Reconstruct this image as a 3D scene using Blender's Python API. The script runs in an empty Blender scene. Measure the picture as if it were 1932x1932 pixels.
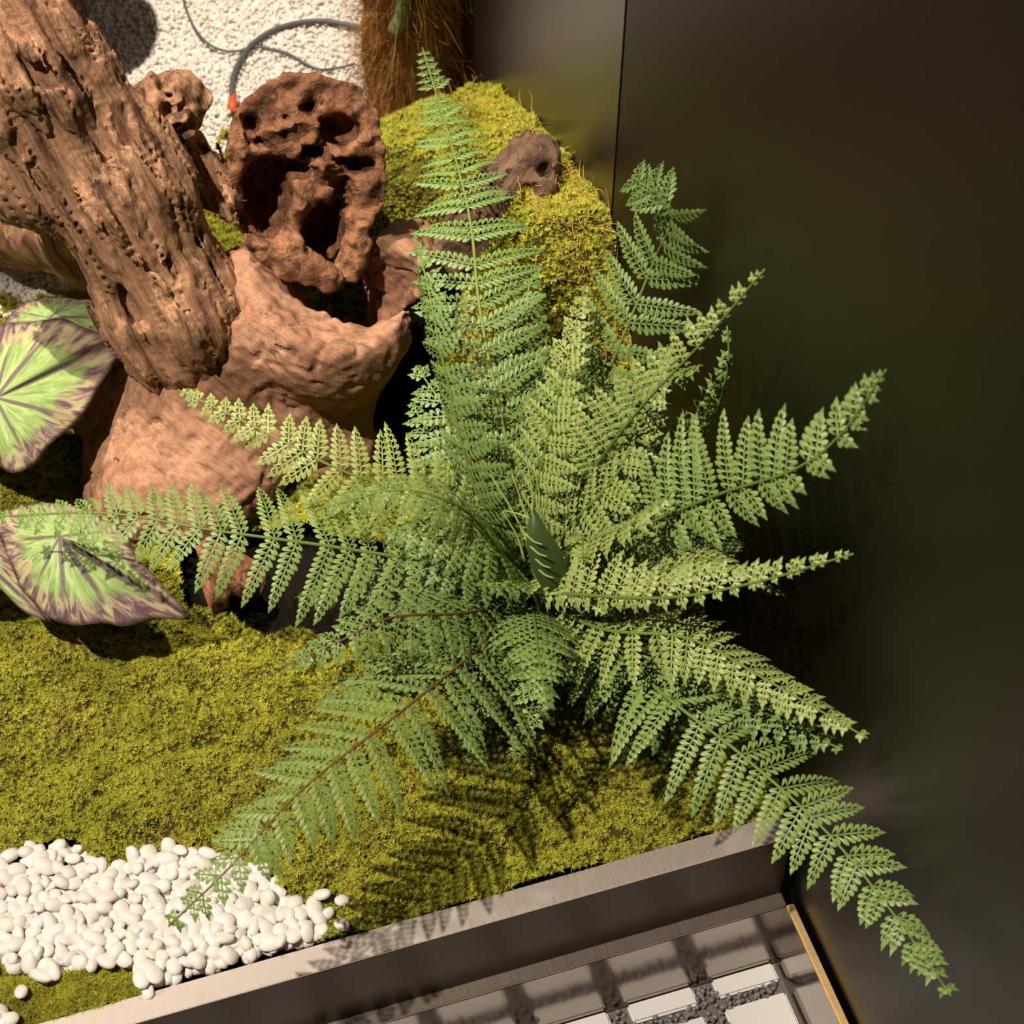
import bpy, math, random
import numpy as np
from mathutils import Vector, Matrix
random.seed(7); RNG = np.random.default_rng(7)
SC = bpy.context.scene; COL = SC.collection

# ------------------------------------------------------------------ camera
FPX = 5000.0; DIST = 2.5
def cam_axes(dep, az, roll):
    d, a, r = map(math.radians, (dep, az, roll))
    hf = np.array([math.sin(a), math.cos(a), 0.0]); up = np.array([0, 0, 1.0])
    f = hf*math.cos(d) - up*math.sin(d); u = hf*math.sin(d) + up*math.cos(d); rt = np.cross(f, u)
    return rt*math.cos(r) + u*math.sin(r), -rt*math.sin(r) + u*math.cos(r), f
CR, CU, CF = cam_axes(51.12, 20.04, 1.82)
CPOS = -CF*DIST
cam = bpy.data.cameras.new('camera'); camo = bpy.data.objects.new('camera', cam); COL.objects.link(camo)
cam.sensor_fit = 'HORIZONTAL'; cam.sensor_width = 36.0; cam.lens = FPX/1932*36.0
cam.clip_start = 0.05
M = Matrix((CR, CU, -CF)).transposed().to_4x4(); M.translation = Vector(CPOS); camo.matrix_world = M
cam.dof.use_dof = True; cam.dof.focus_distance = 2.27; cam.dof.aperture_fstop = 11.0
SC.camera = camo

# ------------------------------------------------------------------ light
SC.view_settings.view_transform = 'Standard'; SC.view_settings.look = 'None'
SC.view_settings.exposure = 0.0; SC.view_settings.gamma = 1.0; SC.view_settings.use_curve_mapping = False
w = bpy.data.worlds.new('room'); SC.world = w; w.use_nodes = True
w.node_tree.nodes['Background'].inputs[0].default_value = (1.0, 0.86, 0.70, 1)
w.node_tree.nodes['Background'].inputs[1].default_value = 0.011
def spot(name, loc, tgt, watts, col, ang, rad, blend=0.6):
    l = bpy.data.lights.new(name, 'SPOT'); l.energy = watts; l.color = col; l.spot_size = math.radians(ang)
    l.shadow_soft_size = rad; l.spot_blend = blend
    o = bpy.data.objects.new(name, l); COL.objects.link(o); o.location = loc
    o.rotation_euler = (Vector(tgt) - Vector(loc)).to_track_quat('-Z', 'Y').to_euler()
    return o
spot('ceiling_and_added_spot', (-1.85, -0.67, 3.7), (-0.16, -0.26, 0.1), 880, (1.0, 0.88, 0.74), 24, 0.03, 0.8)
spot('ceiling_and_added_spot', (-0.85, 1.0, 3.4), (-0.18, 0.54, 0.15), 720, (1.0, 0.87, 0.72), 26, 0.03, 0.75)
spot('ceiling_and_added_spot', (-0.12, 1.9, 3.0), (-0.18, -0.40, 0), 20, (1.0, 0.88, 0.76), 24, 0.06, 0.8)  # weak lamp added only to put a highlight on the rim

# ------------------------------------------------------------------ points from sight lines met with real planes
def ray(px, py):
    return CF + CR*(px-966)/FPX - CU*(py-966)/FPX
def at(px, py, z=0.0):
    d = ray(px, py); return CPOS + d*((z-CPOS[2])/d[2])
def atx(px, py, x):
    d = ray(px, py); return CPOS + d*((x-CPOS[0])/d[0])
def aty(px, py, y):
    d = ray(px, py); return CPOS + d*((y-CPOS[1])/d[1])
def nrm(v):
    v = np.asarray(v, float); return v/(np.linalg.norm(v)+1e-12)
def camvec(a, b, c):                       # right, up, towards the viewer
    return nrm(CR*a + CU*b - CF*c)
WX = 0.127                                 # face of the metal wall
RIM_IN, RIM_OUT, LEDGE_Z, LEDGE_Y, TROUGH_Z = -0.389, -0.4128, -0.0934, -0.426, -0.192

# ------------------------------------------------------------------ helpers
def new_mesh(name, V, F, smooth=False):
    V = np.asarray(V, np.float32); me = bpy.data.meshes.new(name)
    if isinstance(F, np.ndarray):
        n, k = F.shape
        me.vertices.add(len(V)); me.vertices.foreach_set('co', V.ravel())
        me.loops.add(n*k); me.loops.foreach_set('vertex_index', F.astype(np.int32).ravel())
        me.polygons.add(n); me.polygons.foreach_set('loop_start', np.arange(0, n*k, k, dtype=np.int32))
        me.polygons.foreach_set('loop_total', np.full(n, k, np.int32))
    else:
        me.from_pydata([tuple(v) for v in V.tolist()], [], F)
    if smooth: me.polygons.foreach_set('use_smooth', np.ones(len(me.polygons), bool))
    me.update(calc_edges=True); me.validate()
    return me
def obj(name, me, mat=None, parent=None, **props):
    o = bpy.data.objects.new(name, me); COL.objects.link(o)
    if mat is not None and me is not None and not me.materials: me.materials.append(mat)
    if parent is not None: o.parent = parent
    for k, v in props.items(): o[k] = v
    return o
def thing(name, label, cat, group=None, loc=(0, 0, 0)):
    o = bpy.data.objects.new(name, None); COL.objects.link(o); o.location = loc; o.empty_display_size = 0.02
    o['label'] = label; o['category'] = cat
    if group: o['group'] = group
    return o
def box(a, b, bev=0.0):
    (x0, y0, z0), (x1, y1, z1) = a, b
    import bmesh
    bm = bmesh.new(); bmesh.ops.create_cube(bm, size=1)
    for v in bm.verts:
        v.co = ((x0+x1)/2 + v.co.x*(x1-x0), (y0+y1)/2 + v.co.y*(y1-y0), (z0+z1)/2 + v.co.z*(z1-z0))
    if bev: bmesh.ops.bevel(bm, geom=bm.edges[:], offset=bev, segments=2, affect='EDGES')
    me = bpy.data.meshes.new('box'); bm.to_mesh(me); bm.free(); return me
def spline(P, n):
    P = np.asarray(P, float); m = len(P)
    Q = np.vstack([2*P[0]-P[1], P, 2*P[-1]-P[-2]])
    L = np.r_[0, np.cumsum(np.linalg.norm(np.diff(P, axis=0), axis=1))]
    out = []
    for s in np.linspace(0, L[-1], n):
        i = min(max(np.searchsorted(L, s, 'right')-1, 0), m-2); t = (s-L[i])/(L[i+1]-L[i])
        p0, p1, p2, p3 = Q[i:i+4]
        out.append(.5*((2*p1)+(-p0+p2)*t+(2*p0-5*p1+4*p2-p3)*t*t+(-p0+3*p1-3*p2+p3)*t**3))
    return np.array(out)
def tube(P, R, k=8, closed=True):
    P = np.asarray(P, float); n = len(P); R = np.broadcast_to(R, (n,))
    T = np.gradient(P, axis=0); V = []; up = np.array([0, 0, 1.0])
    for i in range(n):
        t = nrm(T[i]); s = np.cross(t, up)
        if np.linalg.norm(s) < .1: s = np.cross(t, [1, 0, 0])
        s = nrm(s); b = np.cross(s, t)
        for j in range(k):
            a = 2*math.pi*j/k; V.append(P[i]+R[i]*(s*math.cos(a)+b*math.sin(a)))
    F = [(i*k+j, i*k+(j+1) % k, (i+1)*k+(j+1) % k, (i+1)*k+j) for i in range(n-1) for j in range(k)]
    if closed: F += [tuple(range(k))[::-1], tuple((n-1)*k+j for j in range(k))]
    return V, F
def hash3(i, j, k, s):
    h = (i*374761393 + j*668265263 + k*2147483647 + s*1274126177) & 0xffffffff
    h = ((h ^ (h >> 13))*1274126177) & 0xffffffff
    h = ((h ^ (h >> 16))*2246822519) & 0xffffffff
    return ((h ^ (h >> 15)) & 0xffffff)/float(0xffffff)
def vnoise(P, f, s=0):                     # value noise in -1..1
    Q = P*f + 1000.0; I = np.floor(Q).astype(np.int64); t = Q-I; t = t*t*(3-2*t); r = 0
    for a in (0, 1):
        for b in (0, 1):
            for c in (0, 1):
                r = r + hash3(I[:, 0]+a, I[:, 1]+b, I[:, 2]+c, s)*(t[:, 0] if a else 1-t[:, 0])*(t[:, 1] if b else 1-t[:, 1])*(t[:, 2] if c else 1-t[:, 2])
    return 2*r-1
def fbm(P, f, s=0, o=3):
    return sum(vnoise(P, f*2**i, s+i)*.5**i for i in range(o))

# ------------------------------------------------------------------ materials
def mat(name, base=(.5, .5, .5), rough=.5, metal=0.0, spec=.5):
    m = bpy.data.materials.new(name); m.use_nodes = True; b = m.node_tree.nodes['Principled BSDF']
    b.inputs['Base Color'].default_value = (*base, 1); b.inputs['Roughness'].default_value = rough
    b.inputs['Metallic'].default_value = metal; b.inputs['Specular IOR Level'].default_value = spec
    return m
class NT:
    def __init__(s, m): s.t = m.node_tree; s.b = s.t.nodes['Principled BSDF']
    def n(s, kind, **kw):
        x = s.t.nodes.new(kind)
        for k, v in kw.items():
            if k in x.inputs.keys(): x.inputs[k].default_value = v
            else: setattr(x, k, v)
        return x
    def l(s, a, b): s.t.links.new(a, b)
    def pos(s, sx=1, sy=1, sz=1, rot=(0, 0, 0), obj=False):
        g = s.n('ShaderNodeTexCoord').outputs['Object'] if obj else s.n('ShaderNodeNewGeometry').outputs['Position']
        mp = s.n('ShaderNodeMapping'); mp.inputs['Scale'].default_value = (sx, sy, sz); mp.inputs['Rotation'].default_value = rot
        s.l(g, mp.inputs[0]); return mp.outputs[0]
    def noise(s, vec, scale, detail=4, rough=.6, dist=0):
        x = s.n('ShaderNodeTexNoise'); x.inputs['Scale'].default_value = scale; x.inputs['Detail'].default_value = detail
        x.inputs['Roughness'].default_value = rough; x.inputs['Distortion'].default_value = dist
        s.l(vec, x.inputs['Vector']); return x.outputs['Fac']
    def ramp(s, fac, stops):
        r = s.n('ShaderNodeValToRGB'); e = r.color_ramp.elements
        while len(e) < len(stops): e.new(.5)
        for q, (p, c) in zip(e, stops):
            q.position = p; q.color = (*c, 1) if len(c) == 3 else c
        s.l(fac, r.inputs[0]); return r.outputs[0]
    def mix(s, fac, a, b, mode='MIX'):
        x = s.n('ShaderNodeMix', data_type='RGBA', blend_type=mode)
        for sock, v in ((x.inputs[0], fac), (x.inputs[6], a), (x.inputs[7], b)):
            if isinstance(v, (int, float)): sock.default_value = v
            elif isinstance(v, tuple): sock.default_value = (*v, 1)
            else: s.l(v, sock)
        return x.outputs[2]
    def bump(s, h, strength, dist):
        x = s.n('ShaderNodeBump'); x.inputs['Strength'].default_value = strength; x.inputs['Distance'].default_value = dist
        s.l(h, x.inputs['Height']); s.l(x.outputs[0], s.b.inputs['Normal'])
    def col(s, c): s.l(c, s.b.inputs['Base Color'])
def brushed(name, base, rough, sc, amt=.1):
    m = mat(name, base, rough, 1.0); t = NT(m)
    n = t.noise(t.pos(*sc), 1.0, 3)
    t.col(t.mix(n, tuple(c*(1-amt) for c in base), tuple(min(1, c*(1+amt)) for c in base)))
    r = t.n('ShaderNodeMapRange'); r.inputs[3].default_value = rough*.88; r.inputs[4].default_value = rough*1.12
    t.l(n, r.inputs[0]); t.l(r.outputs[0], t.b.inputs['Roughness'])
    return m
M_WALL = brushed('dark_brushed_metal', (.052, .046, .040), .42, (40, 900, 8))
M_WALL_GLOW = brushed('brushed_metal_glow_lifted', (.20, .185, .175), .33, (40, 900, 8))  # same wall metal, paler and glossier: reflected gravel glow put into its colour
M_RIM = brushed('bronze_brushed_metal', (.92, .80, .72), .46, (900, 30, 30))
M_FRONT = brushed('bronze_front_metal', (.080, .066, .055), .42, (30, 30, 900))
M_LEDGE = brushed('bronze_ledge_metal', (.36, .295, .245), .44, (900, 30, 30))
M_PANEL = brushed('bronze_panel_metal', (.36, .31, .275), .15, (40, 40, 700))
M_BRASS = brushed('amber_brass', (1.0, .70, .34), .52, (60, 300, 60))
M_BLACK = mat('black_backing', (.004, .004, .004), .8, 0, .1)

def moss_mat():
    m = mat('moss', (.3, .28, .02), .75, 0, .15); t = NT(m)
    a = t.noise(t.pos(), 26, 3, .6, .3); b = t.noise(t.pos(), 160, 3)
    c = t.ramp(a, [(.25, (.30, .33, .026)), (.45, (.45, .46, .042)), (.60, (.57, .54, .06)), (.78, (.52, .38, .07))])
    c = t.mix(t.ramp(t.noise(t.pos(), 11, 4, .65, .5), [(.50, (0, 0, 0)), (.68, (.6, .6, .6))]), c, (.26, .19, .04))
    t.col(t.mix(b, t.mix(.5, c, (.13, .16, .010)), t.mix(.35, c, (.76, .72, .11))))
    return m
M_MOSS = moss_mat()
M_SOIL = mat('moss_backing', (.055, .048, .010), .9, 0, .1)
M_COIR = mat('coir_fibre', (.42, .22, .07), .7, 0, .2)
def stone_mat(name, c0, c1):
    m = mat(name, c0, .42, 0, .4); t = NT(m)
    g = t.n('ShaderNodeObjectInfo'); n = t.noise(t.pos(), 60, 3)
    a = t.n('ShaderNodeMath', operation='ADD'); t.l(g.outputs['Random'], a.inputs[0]); t.l(n, a.inputs[1])
    k = t.n('ShaderNodeMath', operation='MULTIPLY'); t.l(a.outputs[0], k.inputs[0]); k.inputs[1].default_value = .5
    t.col(t.mix(k.outputs[0], c0, c1))
    t.b.inputs['Subsurface Weight'].default_value = .12; t.b.inputs['Subsurface Radius'].default_value = (.004, .003, .002)
    return m
M_PEB = stone_mat('white_pebble', (.84, .81, .77), (.74, .68, .62))
def gravel_mat():
    m = mat('white_gravel', (.8, .76, .7), .6, 0, .3); t = NT(m)
    t.col(t.ramp(t.noise(t.pos(), 90, 4), [(.25, (.58, .51, .42)), (.42, (.80, .75, .68)), (.7, (.86, .83, .78))]))
    return m
M_GRAV = gravel_mat()

def wood_mat(name, axis, stops, fine=1.0, cont=1.0):
    m = mat(name, (.3, .15, .08), .8, 0, .2); t = NT(m)
    q = Vector(axis).to_track_quat('Z', 'Y').inverted().to_euler()
    v = t.pos(1, 1, .16, q); p = t.pos()
    # stretch along the grain: rotate first, then scale
    mp0 = t.n('ShaderNodeMapping'); mp0.inputs['Rotation'].default_value = q; t.l(t.n('ShaderNodeNewGeometry').outputs['Position'], mp0.inputs[0])
    mp1 = t.n('ShaderNodeMapping'); mp1.inputs['Scale'].default_value = (1, 1, .07); t.l(mp0.outputs[0], mp1.inputs[0]); v = mp1.outputs[0]
    a = t.noise(v, 75, 6, .68, .4); b = t.noise(p, 24, 4, .6, .5); c = t.noise(v, 320, 4, .7)
    base = t.ramp(b, stops)
    dark = t.ramp(a, [(p_, tuple(1-(1-x)*cont for x in c_)) for p_, c_ in ((.36, (.26, .24, .23)), (.47, (.85, .85, .85)), (.60, (1.14, 1.10, 1.05)), (.75, (.68, .64, .60)))])
    t.col(t.mix(1.0, t.mix(1.0, base, dark, 'MULTIPLY'), t.ramp(c, [(.3, (.66, .64, .62)), (.6, (1.08, 1.08, 1.08))]), 'MULTIPLY'))
    s = t.n('ShaderNodeMath', operation='ADD'); t.l(a, s.inputs[0])
    k = t.n('ShaderNodeMath', operation='MULTIPLY'); t.l(c, k.inputs[0]); k.inputs[1].default_value = .35
    t.l(k.outputs[0], s.inputs[1]); t.bump(s.outputs[0], .9, .006*fine)
    return m
def fern_mat(name, c0, c1, c2):
    m = mat(name, c1, .46, 0, .42); t = NT(m)
    n = t.noise(t.pos(), 38, 3); n2 = t.noise(t.pos(), 420, 2)
    c = t.ramp(n, [(.3, c0), (.52, c1), (.72, c2)])
    c = t.mix(t.ramp(n2, [(.45, (0, 0, 0)), (.75, (.5, .5, .5))]), c, tuple(min(1, x*1.7+.03) for x in c2))
    g = t.n('ShaderNodeNewGeometry')
    t.col(t.mix(g.outputs['Backfacing'], c, tuple(x*1.05 for x in c2)))
    return m
M_FERN = [fern_mat('fern_deep_green', (.048, .105, .025), (.088, .168, .040), (.145, .235, .058)),
          fern_mat('fern_mid_green', (.075, .14, .028), (.13, .215, .048), (.20, .29, .074)),
          fern_mat('fern_light_green', (.12, .18, .032), (.20, .27, .058), (.29, .35, .10))]
M_RACHIS = mat('fern_stalk', (.15, .22, .04), .5, 0, .4)
M_RACHIS_B = mat('fern_stalk_brown', (.16, .10, .04), .5, 0, .4)

# ------------------------------------------------------------------ the setting
def panel(name, a, b, parent, m, bev=.0008):
    return obj(name, box(a, b, bev), m, parent)
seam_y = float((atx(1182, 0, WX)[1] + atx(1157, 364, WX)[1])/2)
wall = obj('wall_right', box((WX+.02, -2.2, -.75), (WX+.06, 2.6, 2.2)), M_BLACK, None, kind='structure')
panel('panel', (WX, -2.2, -.75), (WX+.02, seam_y-.0016, 2.2), wall, M_WALL)
panel('panel', (WX, seam_y+.0016, -.75), (WX+.02, 2.6, 2.2), wall, M_WALL_GLOW)

planter = thing('planter', 'long bronze brushed metal planter with flat rim holding the moss garden', 'planter', loc=(-.5, .2, -.3))
OFF = Vector((-.5, .2, -.3))
def rel(o):                                 # keep world coordinates under a moved parent
    o.location = -OFF; return o
XL, YB = -1.3, 1.45
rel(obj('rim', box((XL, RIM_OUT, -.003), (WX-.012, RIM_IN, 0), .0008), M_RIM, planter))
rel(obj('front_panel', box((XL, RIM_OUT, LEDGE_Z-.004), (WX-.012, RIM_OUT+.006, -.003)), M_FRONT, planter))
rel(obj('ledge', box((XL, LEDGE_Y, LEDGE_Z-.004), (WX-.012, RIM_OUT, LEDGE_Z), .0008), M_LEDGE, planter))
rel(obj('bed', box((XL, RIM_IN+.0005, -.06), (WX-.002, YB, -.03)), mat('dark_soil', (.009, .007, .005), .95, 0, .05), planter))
rel(obj('inner_lip', box((XL, RIM_IN-.003, -.03), (WX-.012, RIM_IN, -.003)), M_RIM, planter))

trough = thing('trough', 'low reflective metal trough with white slabs below the planter rim', 'trough', loc=(-.5, -.6, TROUGH_Z-.02))
OFF = Vector((-.5, -.6, TROUGH_Z-.02))
TX = .1150
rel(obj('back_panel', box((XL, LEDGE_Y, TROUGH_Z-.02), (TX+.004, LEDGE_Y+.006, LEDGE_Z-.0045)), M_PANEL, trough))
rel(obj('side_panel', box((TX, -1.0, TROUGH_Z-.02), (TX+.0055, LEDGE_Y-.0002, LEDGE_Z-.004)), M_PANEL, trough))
rel(obj('edge_strip', box((TX-.0006, -1.0, LEDGE_Z-.004), (TX+.0064, LEDGE_Y-.0008, LEDGE_Z), .0006), M_BRASS, trough, label='amber brass coloured top edge'))
rel(obj('floor_plate', box((XL, -1.0, TROUGH_Z-.02), (TX, LEDGE_Y, TROUGH_Z-.012)), M_BLACK, trough))
M_SLAB = mat('white_slab', (.60, .59, .57), .45, 0, .4)
# slab grid: joints found from the picture's slab corners
sz = TROUGH_Z
ys = [LEDGE_Y-.001]
xs_j = []
P = lambda px, py: at(px, py, sz)
jx = float((P(1330, 1870)[0] + P(1352, 1920)[0])/2); jx2 = float(P(1168, 1912)[0])
row1 = float(P(1420, 1864)[1]); row1b = float(P(1430, 1885)[1])
pitch = jx-jx2
JW = .019
yrows = [(LEDGE_Y-.001, row1), (row1b, row1b-.062), (row1b-.062-.014, row1b-.138), (row1b-.152, row1b-.214)]
xe = TX-.004
cols = []
x1 = xe
c0 = jx+JW/2
while x1 > -.62:
    cols.append((c0, x1)); x1 = c0-JW; c0 = x1-(pitch-JW)
for (ya, yb) in yrows:
    for (xa, xb) in cols:
        rel(obj('slab', box((xa, yb, sz-.014), (xb, ya, sz), .002), M_SLAB, trough))
rel(obj('joint_bed', box((XL, -1.0, sz-.0119), (TX, LEDGE_Y-.0004, sz-.006)), mat('joint_grey', (.12, .11, .105), .4), trough))

# ------------------------------------------------------------------ stones
ICO = None
def ico(sub=1):
    import bmesh
    bm = bmesh.new(); bmesh.ops.create_icosphere(bm, subdivisions=sub, radius=1)
    V = np.array([v.co[:] for v in bm.verts]); F = np.array([[v.index for v in f.verts] for f in bm.faces]); bm.free()
    return V, F
I1, I2 = ico(1), ico(2)
def rot_rand(n, rng=RNG):
    q = rng.normal(size=(n, 4)); q /= np.linalg.norm(q, axis=1)[:, None]; a, b, c, d = q.T
    return np.stack([1-2*(c*c+d*d), 2*(b*c-a*d), 2*(b*d+a*c), 2*(b*c+a*d), 1-2*(b*b+d*d), 2*(c*d-a*b), 2*(b*d-a*c), 2*(c*d+a*b), 1-2*(b*b+c*c)], 1).reshape(n, 3, 3)
def bake(V, F, pos, R, S):                  # many copies of one small shape in one mesh
    n = len(pos); W = np.einsum('nij,nvj->nvi', R, V[None]*S[:, None, :]) + pos[:, None, :]
    FF = F[None] + (np.arange(n)*len(V))[:, None, None]
    return W.reshape(-1, 3), FF.reshape(-1, F.shape[1])
# small beads in the joints between slabs
bp = []
for _ in range(9000):
    x, y = random.uniform(-.5, TX-.006), random.uniform(-.62, LEDGE_Y-.004)
    inx = any(a+.001 < x < b-.001 for a, b in cols); iny = any(b+.001 < y < a-.001 for a, b in yrows)
    if not (inx and iny): bp.append((x, y, sz-.004+random.uniform(-.001, .003)))
bp = np.array(bp[:2600]); s = RNG.uniform(.0016, .0032, (len(bp), 1))*RNG.uniform(.8, 1.2, (len(bp), 3))
V, F = bake(*I1, bp, rot_rand(len(bp)), s)
M_BEAD = mat('grey_glass_bead', (.17, .155, .15), .12, 0, .8)
rel(obj('beads', new_mesh('beads', V, F, True), M_BEAD, trough, kind='stuff'))

# ------------------------------------------------------------------ ground heights
HW = np.array([(-.5, 0), (-.22, 0), (-.12, .03), (.0, .10), (.055, .17), (.0946, .238), (.117, .256), (.186, .237), (.2875, .20), (.36, .165), (.4534, .112), (.468, .085), (.482, .03), (.492, .0), (2, 0)])
def height(x, y):
    x = np.asarray(x, float); y = np.asarray(y, float)
    hw = np.interp(y, HW[:, 0], HW[:, 1])
    x0 = np.interp(y, [0, .05, .26, .36], [-.02, -.02, -.05, -.20])
    s = np.clip((x-x0)/(.07-x0), 0, 1); s = s*s*(3-2*s)
    return hw*s
def moss_h(x, y):
    Pn = np.stack([x, y, 0*x], 1)
    return height(x, y) + fbm(Pn, 9, 3, 2)*.006 + fbm(Pn, 48, 5, 3)*.0075
def inside(x, y, poly):
    x = np.asarray(x); y = np.asarray(y); r = np.zeros(x.shape, bool); n = len(poly); j = n-1
    for i in range(n):
        (xi, yi), (xj, yj) = poly[i], poly[j]
        c = ((yi > y) != (yj > y)) & (x < (xj-xi)*(y-yi)/(yj-yi+1e-15)+xi); r ^= c; j = i
    return r
def gp(pts): return [tuple(at(px, py, 0)[:2]) for px, py in pts]
PATCH = gp([(-160, 1640), (-60, 1615), (0, 1628), (50, 1606), (62, 1592), (90, 1602), (100, 1600), (150, 1590), (160, 1612), (200, 1640), (235, 1632), (262, 1612), (300, 1612), (325, 1600), (345, 1615), (400, 1618), (505, 1645), (515, 1660), (520, 1680), (560, 1705), (600, 1712), (620, 1730), (612, 1762), (600, 1792), (345, 1866), (290, 1880), (272, 1872), (262, 1836), (225, 1816), (190, 1826), (120, 1838), (85, 1850), (60, 1830), (20, 1822), (5, 1790), (-30, 1850), (-160, 1850)])
CORNER = gp([(-120, 1870), (-5, 1800), (15, 1826), (60, 1846), (85, 1858), (120, 1845), (190, 1832), (225, 1822), (258, 1842), (268, 1876), (285, 1884), (120, 1932), (60, 1952), (45, 1935), (30, 1915), (0, 1895), (-60, 1905)])
MOSS_BACK = [(-1.25, .40), (-.45, .43), (-.40, .425), (-.33, .405), (-.28, .44), (-.24, .50), *gp([(388, 275), (418, 232), (470, 200), (520, 190)]), (-.03, .59), (.012, .57), (.03, .545), (.055, .51), (.08, .495), (.125, .49)]
MOSS_ALL = MOSS_BACK + [(.125, -.3885), (-1.25, -.3885)]
MOUND = [(-.20, .60), (-.12, .62), (-.03, .595), (.012, .575), (.03, .55), (.055, .515), (.08, .50), (.126, .495), (.126, -.02), (.0, .0), (-.12, .06), (-.2, .2)]

def sprig():
    V = []; F = []
    for i in range(7):
        a = 2*math.pi*i/7 + random.uniform(-.3, .3); e = random.uniform(.25, 1.1)
        d = np.array([math.cos(a)*math.cos(e), math.sin(a)*math.cos(e), math.sin(e)]); s = np.array([-math.sin(a), math.cos(a), 0])
        b = len(V); V += [s*.11, -s*.11, d*random.uniform(.7, 1.1)]; F.append((b, b+1, b+2))
    return np.array(V), np.array(F)
def moss_patch(name, mask, bounds, label, n_sprig, step=.006):
    x0, x1, y0, y1 = bounds
    xs = np.arange(x0, x1+step, step); ys = np.arange(y0, y1+step, step)
    X, Y = np.meshgrid(xs, ys, indexing='ij'); x, y = X.ravel(), Y.ravel(); x = np.minimum(x, x1); y = np.minimum(y, y1)
    z = moss_h(x, y); ok = mask(x, y)
    nx, ny = X.shape; idx = np.arange(nx*ny).reshape(nx, ny)
    Q = np.stack([idx[:-1, :-1], idx[1:, :-1], idx[1:, 1:], idx[:-1, 1:]], -1).reshape(-1, 4)
    Q = Q[ok[Q].all(1)]
    used = np.unique(Q); rm = -np.ones(nx*ny, int); rm[used] = np.arange(len(used))
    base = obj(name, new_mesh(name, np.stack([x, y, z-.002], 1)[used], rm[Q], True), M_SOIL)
    base['label'] = label; base['category'] = 'moss'; base['kind'] = 'stuff'
    px = RNG.uniform(x0, x1, n_sprig*3); py = RNG.uniform(y0, y1, n_sprig*3); k = mask(px, py); px, py = px[k][:n_sprig], py[k][:n_sprig]
    pz = moss_h(px, py); n = len(px)
    VV, FF, off = [], [], 0
    for part in np.array_split(np.arange(n), 6):
        V, F = sprig(); q = len(part); s = RNG.uniform(.0024, .0052, (q, 1))*np.ones((1, 3))
        th = RNG.uniform(0, 6.28, q); tx = RNG.normal(0, .5, q); ty = RNG.normal(0, .5, q)
        Rz = np.zeros((q, 3, 3)); Rz[:, 0, 0] = np.cos(th); Rz[:, 0, 1] = -np.sin(th); Rz[:, 1, 0] = np.sin(th); Rz[:, 1, 1] = np.cos(th); Rz[:, 2, 2] = 1
        Rt = np.tile(np.eye(3), (q, 1, 1)); Rt[:, 0, 2] = tx; Rt[:, 2, 0] = -tx; Rt[:, 1, 2] = ty; Rt[:, 2, 1] = -ty
        W, G = bake(V, F, np.stack([px, py, pz-.001], 1)[part], Rt@Rz, s)
        VV.append(W); FF.append(G+off); off += len(W)
    W = np.vstack(VV); W[:, 0] = np.minimum(W[:, 0], WX-.0005)
    o = obj('sprigs', new_mesh('sprigs', W, np.vstack(FF)), M_MOSS, base); o['kind'] = 'stuff'
    return base
in_patch = lambda x, y: inside(x, y, PATCH)
in_corner = lambda x, y: inside(x, y, CORNER) & (y > -.3885)
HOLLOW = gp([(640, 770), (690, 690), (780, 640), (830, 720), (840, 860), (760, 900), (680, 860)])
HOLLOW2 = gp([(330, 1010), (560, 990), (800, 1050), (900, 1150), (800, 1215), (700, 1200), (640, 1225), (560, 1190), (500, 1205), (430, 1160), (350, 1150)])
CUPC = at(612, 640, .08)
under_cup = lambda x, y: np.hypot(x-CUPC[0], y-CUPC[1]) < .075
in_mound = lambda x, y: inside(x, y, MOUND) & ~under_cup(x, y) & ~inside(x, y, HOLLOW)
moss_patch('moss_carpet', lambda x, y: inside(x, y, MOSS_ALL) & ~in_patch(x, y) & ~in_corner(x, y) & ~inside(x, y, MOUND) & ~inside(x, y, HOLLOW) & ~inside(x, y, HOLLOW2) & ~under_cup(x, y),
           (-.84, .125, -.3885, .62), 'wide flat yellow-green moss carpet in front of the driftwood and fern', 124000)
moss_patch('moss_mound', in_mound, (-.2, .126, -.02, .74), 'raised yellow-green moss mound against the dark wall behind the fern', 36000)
moss_patch('moss_patch', in_corner, (-.66, -.40, -.3885, -.30), 'small moss patch cut off by white pebbles in the front left corner', 8000, .004)

# gravel at the back (grain by grain beyond counting)
def grav_h(x, y): return fbm(np.stack([x, y, 0*x], 1), 12, 9, 2)*.004-.004
xs = np.arange(-.9, WX-.002, .012); ys = np.arange(.3, 1.4, .012); X, Y = np.meshgrid(xs, ys, indexing='ij'); x, y = X.ravel(), Y.ravel()
idx = np.arange(X.size).reshape(X.shape)
Q = np.stack([idx[:-1, :-1], idx[1:, :-1], idx[1:, 1:], idx[:-1, 1:]], -1).reshape(-1, 4)
gr = obj('gravel', new_mesh('gravel', np.stack([x, y, grav_h(x, y)-.004], 1), Q, True), M_GRAV)
gr['label'] = 'bed of fine white gravel behind the driftwood'; gr['category'] = 'gravel'; gr['kind'] = 'stuff'
n = 60000; x = RNG.uniform(-.62, WX-.004, n); y = RNG.uniform(.36, 1.12, n); k = ~inside(x, y, [(a, b-.03) for a, b in MOSS_ALL]); x, y = x[k], y[k]; n = len(x)
s = RNG.uniform(.0018, .0036, (n, 1))*RNG.uniform(.7, 1.25, (n, 3))
V, F = bake(*ico(1), np.stack([x, y, grav_h(x, y)-.002+RNG.uniform(-.002, .002, n)], 1), rot_rand(n), s)
o = obj('grains', new_mesh('grains', V, F), M_GRAV, gr); o['kind'] = 'stuff'

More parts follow.
